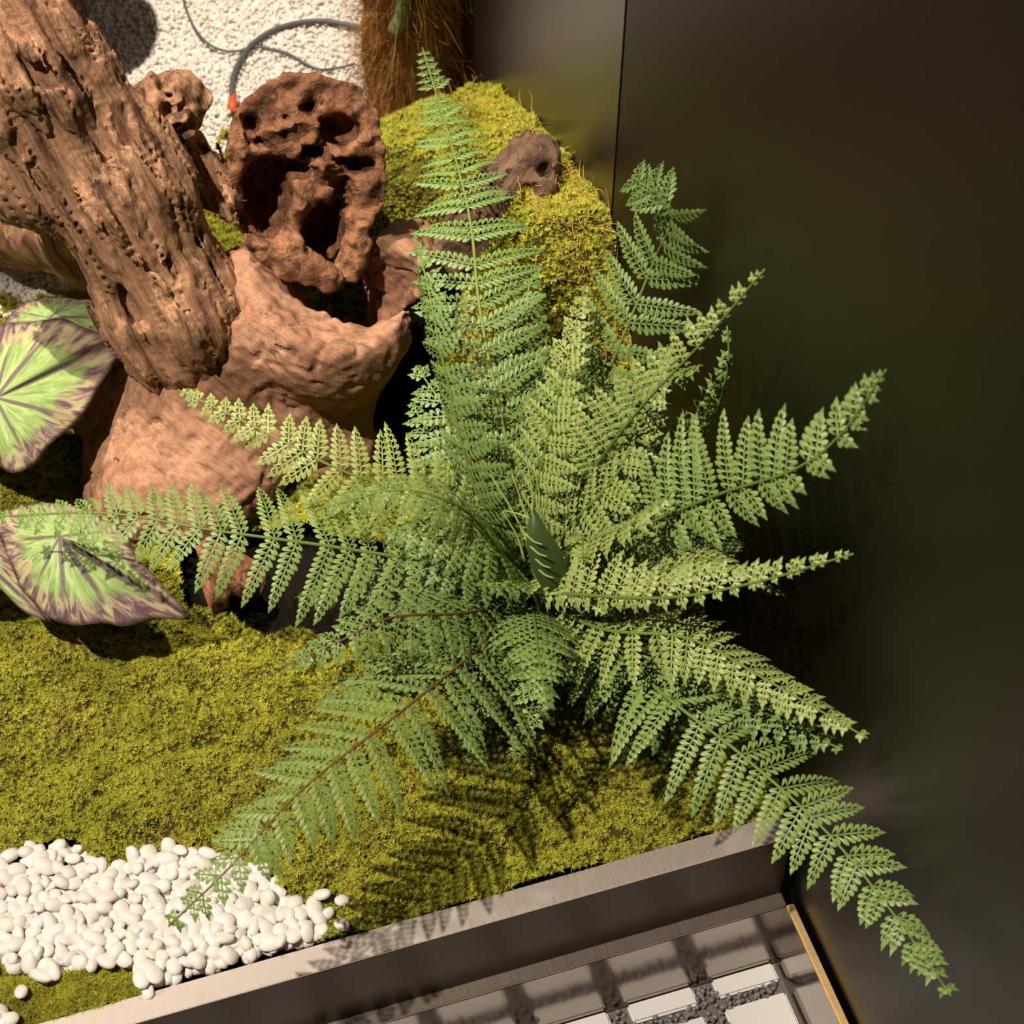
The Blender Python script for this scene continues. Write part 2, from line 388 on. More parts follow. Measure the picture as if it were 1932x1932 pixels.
# white pebbles in front
pv = []
for i in range(10):
    V, F = I2; V = V*(1+.13*fbm(V+i*7.3, 1.1, i, 2)[:, None])
    V = np.sign(V)*np.abs(V)**.9
    pv.append(new_mesh('pebble', V, F, True)); pv[-1].materials.append(M_PEB)
px0, py0, px1, py1 = min(p[0] for p in PATCH), min(p[1] for p in PATCH), max(p[0] for p in PATCH), max(p[1] for p in PATCH)
sand = []
n = 2200; x = RNG.uniform(px0, px1, n); y = RNG.uniform(py0, py1, n); k = in_patch(x, y) & (y > -.382); x, y = x[k], y[k]
lower = np.stack([x, y, np.full(len(x), -.002)+RNG.uniform(-.004, .002, len(x))], 1)
def pebble(p, s, label, group='white pebbles in the front patch'):
    o = bpy.data.objects.new('pebble', random.choice(pv)); COL.objects.link(o)
    o.location = p; o.scale = (s*random.uniform(1.0, 1.42), s*random.uniform(.82, 1.05), s*random.uniform(.55, .8))
    o.rotation_euler = (random.gauss(0, .35), random.gauss(0, .35), random.uniform(0, 6.28))
    o['label'] = label; o['category'] = 'pebble'
    if group: o['group'] = group
    return o
lone = [((40, 1872), 'lone white pebble on the small corner moss patch'), ((645, 1751), 'white pebble on moss nearest the rim at the right tip of the patch'),
        ((645, 1700), 'rightmost stray white pebble resting on the moss edge'), ((278, 1865), 'white pebble on the rim side of the small corner moss patch'),
        ((607, 1695), 'long white pebble at the upper right tip of the patch'), ((246, 1607), 'tiny white chip lying in the moss above the patch')]
top = []
tries = 0
while len(top) < 288 and tries < 40000:
    tries += 1
    x = random.uniform(max(px0, -.60), px1); y = random.uniform(py0, py1)
    if not inside(np.array([x]), np.array([y]), PATCH)[0] or y < -.380: continue
    r = random.uniform(.0052, .0082)
    dmin = min((math.hypot(x-a, y-b)-.60*(r+c) for a, b, c in top), default=1)
    if dmin > 0 or (tries > 9000 and dmin > -.0022): top.append((x, y, r))
for x, y, r in top:
    h = sum(1 for a, b, c in top if math.hypot(x-a, y-b) < .008)
    q = np.array([x]), np.array([y])
    edge = not all(inside(q[0]+dx, q[1]+dy, PATCH)[0] for dx, dy in ((.012, 0), (-.012, 0), (0, .014), (0, -.012)))
    pxx = 966+FPX*((np.array([x, y, 0])-CPOS)@CR)/((np.array([x, y, 0])-CPOS)@CF)
    if y < -.368: lab, g = 'white pebble lying tight against the metal rim', 'white pebbles against the rim'
    elif edge and y > -.29: lab, g = 'white pebble on the upper edge of the patch touching the moss carpet', 'white pebbles along the moss carpet'
    elif edge: lab, g = 'white pebble on the edge of the patch near the small corner moss', 'white pebbles along the corner moss'
    elif pxx < 190: lab, g = 'smooth white pebble in the left third of the front patch', 'white pebbles in the left of the patch'
    elif pxx < 400: lab, g = 'smooth white pebble in the middle of the patch under the frond tip', 'white pebbles in the middle of the patch'
    else: lab, g = 'smooth white pebble in the right third of the front patch', 'white pebbles in the right of the patch'
    pebble((x, y, .0035+random.uniform(0, .0045)), r, lab, g)
for (px, py), lab in lone:
    r = .0035 if 'chip' in lab else .0064
    p = at(px, py, .006); pebble((p[0], p[1], float(moss_h(p[:1], p[1:2])[0])+.0055), r, lab, None)
s = RNG.uniform(.005, .0075, (len(lower), 1))*RNG.uniform(.8, 1.25, (len(lower), 3)); V, F = bake(*I1, lower, rot_rand(len(lower)), s)
o = obj('pebble_layer', new_mesh('pebble_layer', V, F, True), M_PEB); o['kind'] = 'stuff'; o['category'] = 'pebbles'
o['label'] = 'under layer of white pebbles filling gaps of the front patch'
for q, (px, py) in enumerate([(3, 1908), (20, 1925), (-8, 1925), (8, 1945)]):
    p = at(px, py, .004); pebble((p[0], max(p[1], -.381), .005), .0062, 'white pebble below the small corner moss patch at the rim', 'pebbles at the left end of the rim')

# ------------------------------------------------------------------ driftwood: solid fields meshed by surface nets
class Field:
    def __init__(s, lo, hi, h):
        s.lo = np.array(lo, np.float32); s.h = h; s.n = np.ceil((np.array(hi)-s.lo)/h).astype(int)+1
        ax = [s.lo[i]+h*np.arange(s.n[i], dtype=np.float32) for i in range(3)]
        s.G = np.stack(np.meshgrid(*ax, indexing='ij'), -1).reshape(-1, 3); s.D = np.full(len(s.G), 9.0, np.float32)
    def union(s, d, k=.02):
        h = np.maximum(k-np.abs(s.D-d), 0)/k; s.D = np.minimum(s.D, d)-h*h*k*.25
    def carve(s, d, k=.006):
        d = -d; h = np.maximum(k-np.abs(s.D-d), 0)/k; s.D = np.maximum(s.D, d)+h*h*k*.25
    def cone(s, a, b, ra, rb):
        a, b = np.asarray(a, np.float32), np.asarray(b, np.float32); ab = b-a
        t = np.clip(((s.G-a)@ab)/(ab@ab), 0, 1); return np.linalg.norm(s.G-a-t[:, None]*ab, axis=1)-(ra+(rb-ra)*t)
    def ell(s, c, R, ax=None):
        q = s.G-np.asarray(c, np.float32)
        if ax is not None: q = q@np.array(ax, np.float32).T
        k = np.linalg.norm(q/np.array(R, np.float32), axis=1); return (k-1)*min(R)*1.15
    def chain(s, nodes, k=.02):
        for a, b in zip(nodes[:-1], nodes[1:]): s.union(s.cone(a[0], b[0], a[1], b[1]), k)
    def rough(s, fn, band=.03):
        i = np.where(np.abs(s.D) < band)[0]; s.D[i] += fn(s.G[i].astype(float))
    def mesh(s, name):
        D = s.D.reshape(s.n); neg = D < 0
        c = [neg[i:s.n[0]-1+i, j:s.n[1]-1+j, k:s.n[2]-1+k] for i in (0, 1) for j in (0, 1) for k in (0, 1)]
        cnt = sum(x.astype(np.int8) for x in c); act = (cnt > 0) & (cnt < 8); I = np.argwhere(act)
        cid = -np.ones(act.shape, int); cid[act] = np.arange(len(I))
        cv = {(i, j, k): D[I[:, 0]+i, I[:, 1]+j, I[:, 2]+k] for i in (0, 1) for j in (0, 1) for k in (0, 1)}
        S = np.zeros((len(I), 3)); N = np.zeros(len(I))
        for a in cv:
            for ax in range(3):
                if a[ax] == 0:
                    b = list(a); b[ax] = 1; va, vb = cv[a], cv[tuple(b)]; m = (va < 0) != (vb < 0)
                    t = np.where(m, va/np.where(m, va-vb, 1), 0); p = np.tile(np.array(a, float), (len(I), 1)); p[:, ax] += t
                    S[m] += p[m]; N += m
        V = (I+S/N[:, None])*s.h+s.lo; Fs = []
        for ax in range(3):
            sl0 = [slice(None)]*3; sl1 = [slice(None)]*3; sl0[ax] = slice(0, -1); sl1[ax] = slice(1, None)
            a, b = neg[tuple(sl0)], neg[tuple(sl1)]; E = np.argwhere(a != b); o1, o2 = [(1, 2), (2, 0), (0, 1)][ax]
            E = E[(E[:, o1] > 0) & (E[:, o2] > 0) & (E[:, o1] < s.n[o1]-1) & (E[:, o2] < s.n[o2]-1)]
            def cc(d1, d2):
                q = E.copy(); q[:, o1] -= d1; q[:, o2] -= d2; return cid[q[:, 0], q[:, 1], q[:, 2]]
            q = np.stack([cc(1, 1), cc(0, 1), cc(0, 0), cc(1, 0)], 1); flip = ~a[E[:, 0], E[:, 1], E[:, 2]]
            q[flip] = q[flip][:, ::-1]; Fs.append(q)
        return new_mesh(name, V, np.vstack(Fs), True)
def grain(P, axis, k=.12):
    a = nrm(axis); return P - np.outer(P@a, a)*(1-k)
def ridge(P, f, s): return 1-2*np.abs(vnoise(P, f, s))

T_A, T_B, T_C, T_D, T_E = at(-25, -110, .47), at(58, 80, .41), at(215, 345, .28), at(325, 570, .165), at(345, 690, .10)
AX = nrm(T_B-T_D)
wood_stops = [(.28, (.24, .125, .065)), (.45, (.40, .22, .125)), (.60, (.50, .285, .165)), (.78, (.46, .29, .165))]
pink_stops = [(.28, (.22, .11, .062)), (.45, (.35, .185, .11)), (.62, (.43, .235, .145)), (.8, (.31, .16, .085))]
M_WOOD = wood_mat('driftwood', AX, wood_stops)
M_PINK = wood_mat('driftwood_pale', (.4, -.3, -.4), pink_stops, .5, .6)
M_BURL = wood_mat('driftwood_dark', camvec(.25, -.2, 1), [(.28, (.12, .055, .028)), (.45, (.24, .11, .055)), (.62, (.34, .165, .085)), (.8, (.28, .13, .06))], 1.3)
drift = thing('driftwood', 'gnarled reddish-brown driftwood stump with hollow cup and leaning trunk', 'driftwood', loc=(-.2, .17, 0))
OFF = Vector((-.2, .17, 0))
# trunk
f = Field((-.48, .0, -.02), (-.10, .62, .53), .0027)
f.chain([(T_A, .050), (T_B, .056), (T_C, .061), (T_D, .060), (T_E, .046)], .03)
f.union(f.cone(at(335, 285, .265), at(425, 385, .235), .022, .020), .008)
f.union(f.ell(at(285, 620, .165), (.030, .032, .045)), .008)
f.union(f.cone(at(20, 200, .37), at(60, 330, .30), .045, .040), .03)
def r_trunk(P):
    g = grain(P, AX, .065); c = fbm(P, 14, 21, 2)
    wv = g + .003*np.stack([fbm(grain(P, AX, .4), 30, 24, 2)]*3, 1)
    cr = np.maximum(ridge(wv, 46, 1)-.62, 0)/.38; cr2 = np.maximum(ridge(wv, 95, 2)-.6, 0)/.4
    gate = np.clip(.5+1.5*fbm(grain(P, AX, .3), 16, 23, 2), 0, 1)
    step = np.round(2.2*fbm(grain(P, AX, .25), 20, 33, 2))/2.2
    return .017*cr*gate + .006*cr2 - .007*c - .006*step + .003*fbm(grain(P, AX, .35), 170, 4, 2) + .03*np.maximum(fbm(grain(P, AX, .4), 40, 31, 2)-.42, 0)
f.rough(r_trunk)
rel(obj('trunk', f.mesh('trunk'), M_WOOD, drift))
# knot
f = Field((-.30, .26, .24), (-.14, .48, .42), .0022)
k0, k1 = at(268, 250, .31), at(338, 192, .325)
f.chain([(k0, .034), (k1, .025)], .02); f.union(f.cone(at(300, 178, .335), at(318, 168, .335), .018, .012), .01)
for px, py, r in ((318, 176, .0075), (313, 200, .008), (357, 186, .009), (342, 226, .008)): f.carve(f.ell(at(px, py, .345), (r*.8, r*1.5, r*3.4)))
f.rough(lambda P: -.004*ridge(P, 60, 5)-.003*fbm(P, 110, 6, 2))
rel(obj('knot', f.mesh('knot'), M_WOOD, drift))
# root flare and cup
cc = at(612, 600, .15)
f = Field((-.43, -.06, -.03), (.03, .36, .25), .0029)
f.union(f.ell(at(335, 850, .02), (.088, .105, .055)), .02)
f.union(f.ell(at(270, 920, .0), (.055, .05, .03)), .02)
f.union(f.ell(at(235, 760, .02), (.05, .05, .035)), .02)
f.union(f.cone(at(380, 640, .12), at(390, 860, .02), .050, .07), .04)
f.union(f.cone(at(470, 560, .15), at(500, 760, .03), .045, .06), .04)
f.union(f.cone(at(618, 608, .135), at(605, 720, .02), .082, .052), .03)
f.union(f.cone(at(740, 520, .16), at(770, 480, .13), .035, .03), .02)
f.union(f.cone(at(470, 540, .16), at(465, 610, .15), .034, .034), .02)
f.union(f.cone(at(560, 780, .03), at(640, 840, .0), .05, .035), .03)
f.carve(f.ell(at(650, 500, .225), (.086, .088, .066)), .010)
f.carve(f.ell(at(625, 545, .14), (.044, .048, .13)), .008)
f.carve(f.ell(at(708, 540, .17), (.046, .036, .07)), .01)
f.union(f.cone(at(545, 600, .15), at(535, 650, .15), .010, .014), .008)
AX2 = nrm(at(640, 560, .2)-at(600, 700, .0))
def r_cup(P):
    g = grain(P, (.85, .5, .1), .2); c = fbm(P, 11, 41, 2)
    return .005*np.maximum(ridge(g, 60, 7)-.55, 0)/.45*np.clip(.5+1.5*c, 0, 1) - .006*c + .0016*fbm(P, 150, 8, 2) - .0012*ridge(g, 130, 9)
f.rough(r_cup)
rel(obj('root_cup', f.mesh('root_cup'), M_PINK, drift, label='pale hollow cup and root flare'))
# hollow burl
bn = camvec(.22, -.22, 1.0); b1 = nrm(np.cross(CU, bn)); b2 = np.cross(bn, b1); bc = at(576, 330, .25)
f = Field((-.26, .10, .06), (.02, .42, .38), .0024)
q = (f.G-bc.astype(np.float32))@np.array([b1, b2, bn], np.float32).T
qx, qy, qz = q[:, 0], q[:, 1], q[:, 2]
yy = np.where(qy > 0, qy/.090, qy/.094); xx = qx/(.070-.010*np.clip(-qy/.1, 0, 1))
rad = (np.abs(xx)**2.3+np.abs(yy)**2.3)**(1/2.3); sh = 1-.25*np.clip(-qz/.15, 0, 1)
d = np.maximum((rad-sh)*.075, np.abs(qz+.075)-.085)
f.union(d.astype(np.float32), .02)
BP = lambda a, b, c: bc+b1*a+b2*b+bn*c
BA = [b1, b2, bn]
def r_burl(P):
    e = P-bc; rr = np.hypot((e@b1)/.070, (e@b2)/.091); k = np.clip((1.0-rr)/.22, .12, 1)*(((e@bn) > -.03))
    return k*(.011*fbm(P, 34, 51, 3) - .007*ridge(P, 48, 52)) - .0022*ridge(grain(P, bn, .2), 60, 53)
f.rough(r_burl)
for a, b, c, r1, r2, r3 in ((-.036, -.022, .0, .027, .042, .075), (-.020, .006, .01, .026, .012, .05), (.018, -.055, .0, .022, .034, .07), (.028, .042, .01, .020, .017, .04),
                            (.006, .022, .01, .015, .008, .03), (.045, .012, .01, .020, .009, .035), (.035, -.018, .01, .012, .018, .035), (-.050, .045, .01, .008, .010, .025), (-.045, .028, .01, .010, .006, .02), (.0, .062, .01, .012, .006, .015), (-.022, .05, .01, .004, .016, .02)):
    f.carve(f.ell(BP(a, b, c), (r1, r2, r3), BA), .008)
f.union(f.cone(BP(-.012, -.076, .005), BP(.022, -.092, .012), .017, .012), .006)
f.union(f.cone(BP(.050, -.062, .0), BP(.045, -.086, .0), .013, .012), .006)
f.rough(lambda P: .0022*fbm(P, 120, 54, 2) - .0018*ridge(P, 95, 55), .02)
rel(obj('hollow_burl', f.mesh('hollow_burl'), M_BURL, drift, label='dark hollow cut end'))
# side branches
f = Field((-.62, .18, -.02), (-.26, .50, .28), .0034)
f.chain([(at(170, 430, .17), .05), (at(60, 400, .085), .046), (at(-120, 370, .055), .044)], .03)
f.rough(lambda P: -.006*ridge(grain(P, (1, .1, .3), .15), 38, 61)-.004*fbm(P, 25, 62, 2))
rel(obj('branch', f.mesh('branch'), M_WOOD, drift))
f = Field((-.08, .05, .06), (.11, .34, .32), .0024)
s1 = at(1000, 305, .245)
f.chain([(at(775, 520, .10), .020), (at(870, 470, .13), .024), (at(945, 375, .205), .027), (s1, .023)], .015)
f.union(f.cone(at(1015, 300, .25), at(1022, 352, .235), .016, .012), .01); f.carve(f.ell(at(1030, 325, .25), (.006, .012, .012)), .004); f.carve(f.ell(at(985, 340, .262), (.010, .008, .012)), .004); f.carve(f.ell(at(968, 318, .268), (.006, .010, .010)), .004)
f.rough(lambda P: -.004*ridge(P, 55, 63)-.003*fbm(P, 100, 64, 2))
M_STUB = wood_mat('driftwood_brown', (.5, .3, .4), [(.28, (.075, .045, .030)), (.45, (.15, .09, .058)), (.62, (.23, .14, .09)), (.8, (.17, .10, .065))], 1.2)
rel(obj('branch_stub', f.mesh('branch_stub'), M_STUB, drift, label='knobbly dark branch stub on the moss mound'))
f = Field((-.30, -.16, -.02), (-.16, .02, .06), .0025)
f.chain([(at(395, 1050, .02), .022), (at(465, 1095, .012), .016)], .01); f.chain([(at(362, 1138, .012), .016), (at(400, 1130, .006), .013)], .01); f.union(f.cone(at(395, 1040, .01), at(370, 1140, 0), .012, .012), .01)
f.rough(lambda P: -.004*ridge(P, 60, 65)-.002*fbm(P, 110, 66, 2))
rel(obj('root_toe', f.mesh('root_toe'), M_BURL, drift))

# ------------------------------------------------------------------ fern
def pinna_geo(n, sp, ll, droop):
    """midrib along +x with n pairs of small rounded lobes"""
    V, F = [], []; L = sp*(n+.8)
    def add(v, f):
        b = len(V); V.extend(v); F.extend([tuple(b+i for i in t) for t in f])
    for i in range(n):
        t = (i+.5)/n; l = ll*min(1, .75+t*1.2)*(1-t**2.2*.72); wd = sp*.92
        for sd in (1, -1):
            a = math.radians(66-10*t)+random.uniform(-.06, .06); d = np.array([math.cos(a), sd*math.sin(a)]); p = np.array([-d[1], d[0]])
            o = np.array([sp*(i+.35+.2*(sd > 0)), 0.0])
            l2 = l*random.uniform(.9, 1.08); pts = []
            for u, v, z in ((.0, .50, 0), (.45, .46, -.0), (.82, .36, -.02), (1.0, .0, -.06), (.82, -.36, -.02), (.45, -.46, 0), (.0, -.50, 0), (.5, 0, .24)):
                q = o+d*l2*u+p*wd*v; pts.append((q[0], q[1], z*wd+.0002))
            add(pts, [(i, i+1, 7) for i in range(6)])
    w0 = sp*.17
    add([(0, -w0, .0007), (0, w0, .0007), (L*.6, w0*.7, .0007), (L*.6, -w0*.7, .0007), (L, 0, 0)], [(0, 3, 2), (0, 2, 1), (3, 4, 2)])
    e = L-sp*1.1
    add([(e, 0, 0), (e+sp*.5, sp*.4, 0), (L+sp*.25, 0, -.0003), (e+sp*.5, -sp*.4, 0), (e+sp*.55, 0, .0006)], [(1, 0, 4), (2, 1, 4), (3, 2, 4), (0, 3, 4)])
    V = np.array(V); V[:, 2] -= droop*V[:, 0]**2/max(L, 1e-4)
    return V, np.array(F)[:, ::-1] if False else np.array(F)
SP = .0052
PG = {}
for n in range(1, 23):
    for v in range(3):
        PG[n, v] = pinna_geo(n, SP, (.0108 if n > 6 else .0058+.0008*n), (.12, .28, .45)[v])
PM = {}
def pinna_mesh(n, v, c):
    if (n, v, c) not in PM:
        PM[n, v, c] = new_mesh('pinna', *PG[n, v]); PM[n, v, c].materials.append(M_FERN[c])
    return PM[n, v, c]
fern = thing('fern', 'large feathery green fern with arching fronds beside the dark wall', 'fern', loc=(-.02, -.12, .02))
OFF = Vector((-.02, -.12, .02))
N_IND = 0
def P3(px, py, z):
    p = at(px, py, z)
    if p[0] > .098: p = atx(px, py, .098)
    return p
def frond(pts, Lmax, c=1, nh=None, fold=.0, hang=0.0, ind=False, peak=.35, bare=.07, stalk=0, start=(1000, 1120, .06), dens=1.0, tipL=.045, ang=70, lr=(1, 1), up=None, face=0.0):
    global N_IND
    C = spline([P3(*start)] + [P3(*p) for p in pts], 60)
    s = np.r_[0, np.cumsum(np.linalg.norm(np.diff(C, axis=0), axis=1))]; tot = s[-1]
    T = np.gradient(C, axis=0); T /= np.linalg.norm(T, axis=1)[:, None]
    V, F = tube(C, .0019*(1-.75*s/tot)+.0003, 6)
    fr = obj('frond', new_mesh('frond', V, F, True), M_RACHIS_B if stalk else M_RACHIS, fern); fr.location = -OFF
    NH = np.array([0, 0, 1.0])*.8+camvec(0, .1, 1)*.5 if nh is None else camvec(*nh)
    u = bare; side = 1; VV, FF, off = [], [], 0
    while u < .992:
        prof = min(1.0, .45+.55*((u-bare)/(peak-bare))) if u < peak else (1-(u-peak)/(1-peak))**.85*(1-tipL)+tipL
        i = min(int(np.searchsorted(s/tot, u)), 58); Tt = T[i]; S = nrm(np.cross(Tt, NH)); N = np.cross(S, Tt)
        if up is not None:
            UW = CR*up[0]+CU*up[1]; S = nrm(UW-Tt*(Tt@UW)); N = np.cross(S, Tt)
        p = C[i]
        for sd in (1, -1):
            L = Lmax*prof*random.uniform(.92, 1.06)*(lr[0] if sd < 0 else lr[1]); n = int(round(L/SP-.8)); n = max(1, min(22, n)); sc = L/(SP*(n+.8))
            sc = max(.36, min(1.25, sc))
            a = math.radians(ang-22*max(0, u-.55)/.45)+random.uniform(-.08, .08)
            fo = fold+random.uniform(-.12, .12)
            out = S*sd*math.cos(fo)+N*math.sin(fo)
            x = nrm(out*math.sin(a)+Tt*math.cos(a)+np.array([0, 0, -hang*prof])+RNG.normal(0, .05, 3))
            mx = (WX-.018-p[0])/max(L, .01)
            if x[0] > mx: x[0] = mx; x = nrm(x)
            zn = N*math.cos(fo)-S*sd*math.sin(fo)
            if face: zn = nrm(zn*(1-face)*(1 if zn@CF < 0 else -1)-CF*face)
            yv = nrm(np.cross(zn, x)); zz = np.cross(x, yv)
            v = random.choice((0, 1, 1, 2)); R = np.stack([x*sc, yv*sc, zz*sc], 1)
            if ind and N_IND < 300 and L > .012:
                o = bpy.data.objects.new('pinna', pinna_mesh(n, v, c)); COL.objects.link(o); o.parent = fr
                m4 = Matrix(R.tolist()).to_4x4(); m4.translation = Vector(p); o.matrix_local = m4; N_IND += 1
            else:
                pv_, pf = PG[n, v]; VV.append(pv_@R.T+p); FF.append(pf+off); off += len(pv_)
        stepw = (.0215*(.42+.58*prof)*(Lmax/.06)**.5)/dens
        u += stepw/tot
    if VV:
        o = obj('small_pinnae', new_mesh('small_pinnae', np.minimum(np.vstack(VV), [WX-.0015, 9, 9]), np.vstack(FF)), M_FERN[c], fr); o['kind'] = 'stuff'
    return fr
FR = [
 # prominent fronds with every pinna its own piece
 dict(pts=[(1140, 1215, .15), (1270, 1325, .20), (1400, 1425, .20), (1560, 1570, .19), (1690, 1730, .185), (1795, 1880, .18)], Lmax=.072, c=1, ind=True, peak=.42),
 dict(pts=[(900, 1225, .17), (760, 1340, .22), (570, 1490, .235), (430, 1640, .22), (318, 1748, .185)], Lmax=.094, c=1, ind=True, stalk=1, hang=.25, peak=.35),
 dict(pts=[(968, 900, .19), (908, 600, .27), (880, 380, .285), (797, 90, .25)], Lmax=.066, c=0, ind=True, peak=.45, nh=(0, .3, 1)),
 dict(pts=[(880, 1075, .15), (650, 1035, .20), (400, 1000, .22), (200, 968, .22), (-8, 975, .20)], Lmax=.068, c=1, ind=True, peak=.45, hang=.1),
 dict(pts=[(1130, 1185, .2), (1300, 1205, .25), (1450, 1285, .275), (1637, 1393, .275)], Lmax=.056, c=2, ind=True, peak=.35, hang=.45),
 dict(pts=[(1180, 1010, .22), (1350, 935, .38), (1500, 885, .5), (1590, 815, .56), (1672, 697, .62)], Lmax=.062, c=1, ind=True, peak=.5, up=(-.3, .95), face=.5, lr=(.62, 1.15), dens=.68),
 # further fronds
 dict(pts=[(870, 970, .17), (650, 890, .23), (480, 805, .25), (335, 735, .26)], Lmax=.058, c=2, peak=.4, nh=(-.1, .2, 1)),
 dict(pts=[(1080, 860, .2), (1165, 660, .3), (1235, 490, .37), (1268, 400, .41), (1192, 332, .44)], Lmax=.060, c=0, peak=.6, tipL=.3, nh=(-.3, .1, 1)),
 dict(pts=[(890, 1155, .18), (740, 1165, .24), (640, 1210, .25), (530, 1260, .23)], Lmax=.060, c=1, peak=.35, stalk=1, hang=.3),
 dict(pts=[(900, 930, .18), (840, 700, .28), (805, 530, .33), (780, 440, .34)], Lmax=.048, c=0, peak=.4, nh=(-.7, .2, .6)),
 dict(pts=[(1010, 940, .2), (1060, 720, .3), (1105, 535, .35)], Lmax=.052, c=2, peak=.4, nh=(-.45, .3, .8), fold=.2),
 dict(pts=[(1085, 940, .2), (1200, 780, .36), (1330, 640, .48), (1443, 508, .57)], Lmax=.050, c=2, peak=.35, up=(-.75, .65), face=.5, lr=(.22, 1.0), dens=.75),
 dict(pts=[(1200, 930, .22), (1330, 810, .32), (1372, 700, .4), (1372, 615, .43)], Lmax=.044, c=1, peak=.35, up=(-1, .15), face=.55, lr=(.2, 1.0)),
 dict(pts=[(1060, 1120, .2), (1250, 1128, .3), (1420, 1100, .36), (1610, 1045, .43)], Lmax=.046, c=2, peak=.3, up=(.1, 1), face=.4, lr=(.35, 1.0), dens=.8),
 dict(pts=[(1180, 1100, .2), (1330, 1055, .3), (1400, 1085, .34), (1482, 1125, .33)], Lmax=.036, c=2, peak=.35),
 dict(pts=[(1010, 1180, .2), (1018, 1250, .26), (1034, 1340, .27)], Lmax=.050, c=1, peak=.45, nh=(0, .8, .6), hang=.2),
 dict(pts=[(1010, 1280, .16), (1000, 1350, .15), (975, 1410, .13), (946, 1465, .11)], Lmax=.030, c=1, peak=.5, bare=.40),
 dict(pts=[(860, 1060, .12), (720, 1090, .12), (555, 1128, .09)], Lmax=.050, c=1, peak=.4),
 dict(pts=[(900, 985, .22), (830, 940, .27), (740, 925, .28), (598, 962, .26)], Lmax=.050, c=1, peak=.4, hang=.4),
 dict(pts=[(1070, 1000, .2), (1160, 900, .28), (1230, 760, .34), (1260, 650, .37)], Lmax=.052, c=2, peak=.4, nh=(-.5, .3, .8)),
 dict(pts=[(1100, 1030, .22), (1190, 990, .3), (1275, 925, .34)], Lmax=.040, c=2, peak=.4, nh=(-.4, .6, .7)),
 dict(pts=[(1060, 1190, .16), (1100, 1270, .15), (1122, 1360, .12)], Lmax=.034, c=0, peak=.45, hang=.2),
 dict(pts=[(940, 1200, .14), (905, 1320, .14), (880, 1440, .12)], Lmax=.046, c=0, peak=.4),
 dict(pts=[(1180, 1220, .16), (1350, 1300, .19), (1590, 1415, .19)], Lmax=.056, c=0, peak=.4),
 dict(pts=[(1120, 880, .18), (1210, 750, .26), (1320, 690, .33)], Lmax=.050, c=1, peak=.45),
 dict(pts=[(930, 950, .14), (870, 820, .18), (785, 690, .2)], Lmax=.060, c=0, peak=.5),
 dict(pts=[(900, 930, .12), (850, 880, .15), (775, 760, .16)], Lmax=.050, c=0, peak=.5),
 dict(pts=[(1120, 1010, .15), (1240, 930, .2), (1320, 840, .24)], Lmax=.056, c=0, peak=.5),
 dict(pts=[(1150, 1080, .14), (1290, 1010, .2), (1400, 1040, .22)], Lmax=.050, c=0, peak=.5),
 dict(pts=[(950, 1140, .14), (800, 1240, .15), (600, 1330, .12)], Lmax=.056, c=0, peak=.4),
 dict(pts=[(1000, 980, .12), (950, 800, .2), (985, 600, .26), (1010, 500, .28)], Lmax=.056, c=0, peak=.45),
 dict(pts=[(1010, 970, .14), (1040, 800, .2), (1030, 640, .25)], Lmax=.054, c=1, peak=.5),
 dict(pts=[(960, 1150, .1), (880, 1200, .1), (760, 1300, .06)], Lmax=.050, c=0, peak=.5),
 dict(pts=[(1060, 1170, .13), (1180, 1310, .12), (1265, 1440, .08)], Lmax=.046, c=0, peak=.5),
 dict(pts=[(960, 1060, .18), (900, 1040, .22), (800, 1010, .24), (700, 1000, .24)], Lmax=.048, c=1, peak=.4, hang=.3),
 dict(pts=[(1020, 1090, .16), (1080, 1100, .21), (1150, 1160, .23)], Lmax=.040, c=2, peak=.4, bare=.25),
 dict(pts=[(990, 1100, .16), (960, 1110, .2), (900, 1105, .22)], Lmax=.030, c=1, peak=.4, bare=.3),
 dict(pts=[(1060, 1060, .16), (1095, 1010, .22), (1100, 1060, .26)], Lmax=.036, c=2, peak=.4, bare=.3),
 dict(pts=[(960, 1080, .15), (880, 1090, .19), (760, 1060, .2)], Lmax=.050, c=0, peak=.4),
 dict(pts=[(1000, 1160, .12), (990, 1260, .12), (960, 1330, .10)], Lmax=.044, c=0, peak=.5),
]
for q in FR: frond(**q)
# a young unfurling frond in the heart: broad dark blade with pale ribs
M_YOUNG = mat('fern_young_blade', (.055, .10, .025), .45, 0, .4)
yc = spline([P3(1045, 1105, .2), P3(1030, 1050, .235), P3(1012, 1000, .26), P3(1005, 962, .27)], 14)
V = []; F = []
for i, p in enumerate(yc):
    t = i/13; wd = .0145*math.sin(math.pi*min(1, .22+.78*t)**1.0)**.8 if t < 1 else .001
    for j in range(-2, 3): V.append(p + CR*j/2*wd*.95 - CF*(.004*(1-(j/2)**2)) + CU*.002*(j/2))
for i in range(13):
    for j in range(4): F.append((i*5+j, i*5+j+1, i*5+j+6, i*5+j+5))
yf = obj('young_frond', new_mesh('young_frond', V, F, True), M_YOUNG, fern, label='dark unfurling blade with pale ribs'); yf.location = -OFF
for i in range(4):
    p = yc[3+2*i]; a = p - CR*.011 - CF*.0035 + CU*.003; b = p + CR*.003 - CF*.0055 - CU*.006
    V, F = tube(spline([a, (a+b)/2-CU*.002, b], 8), np.linspace(.0011, .0007, 8), 6)
    obj('rib', new_mesh('rib', V, F, True), M_FERN[2], yf)
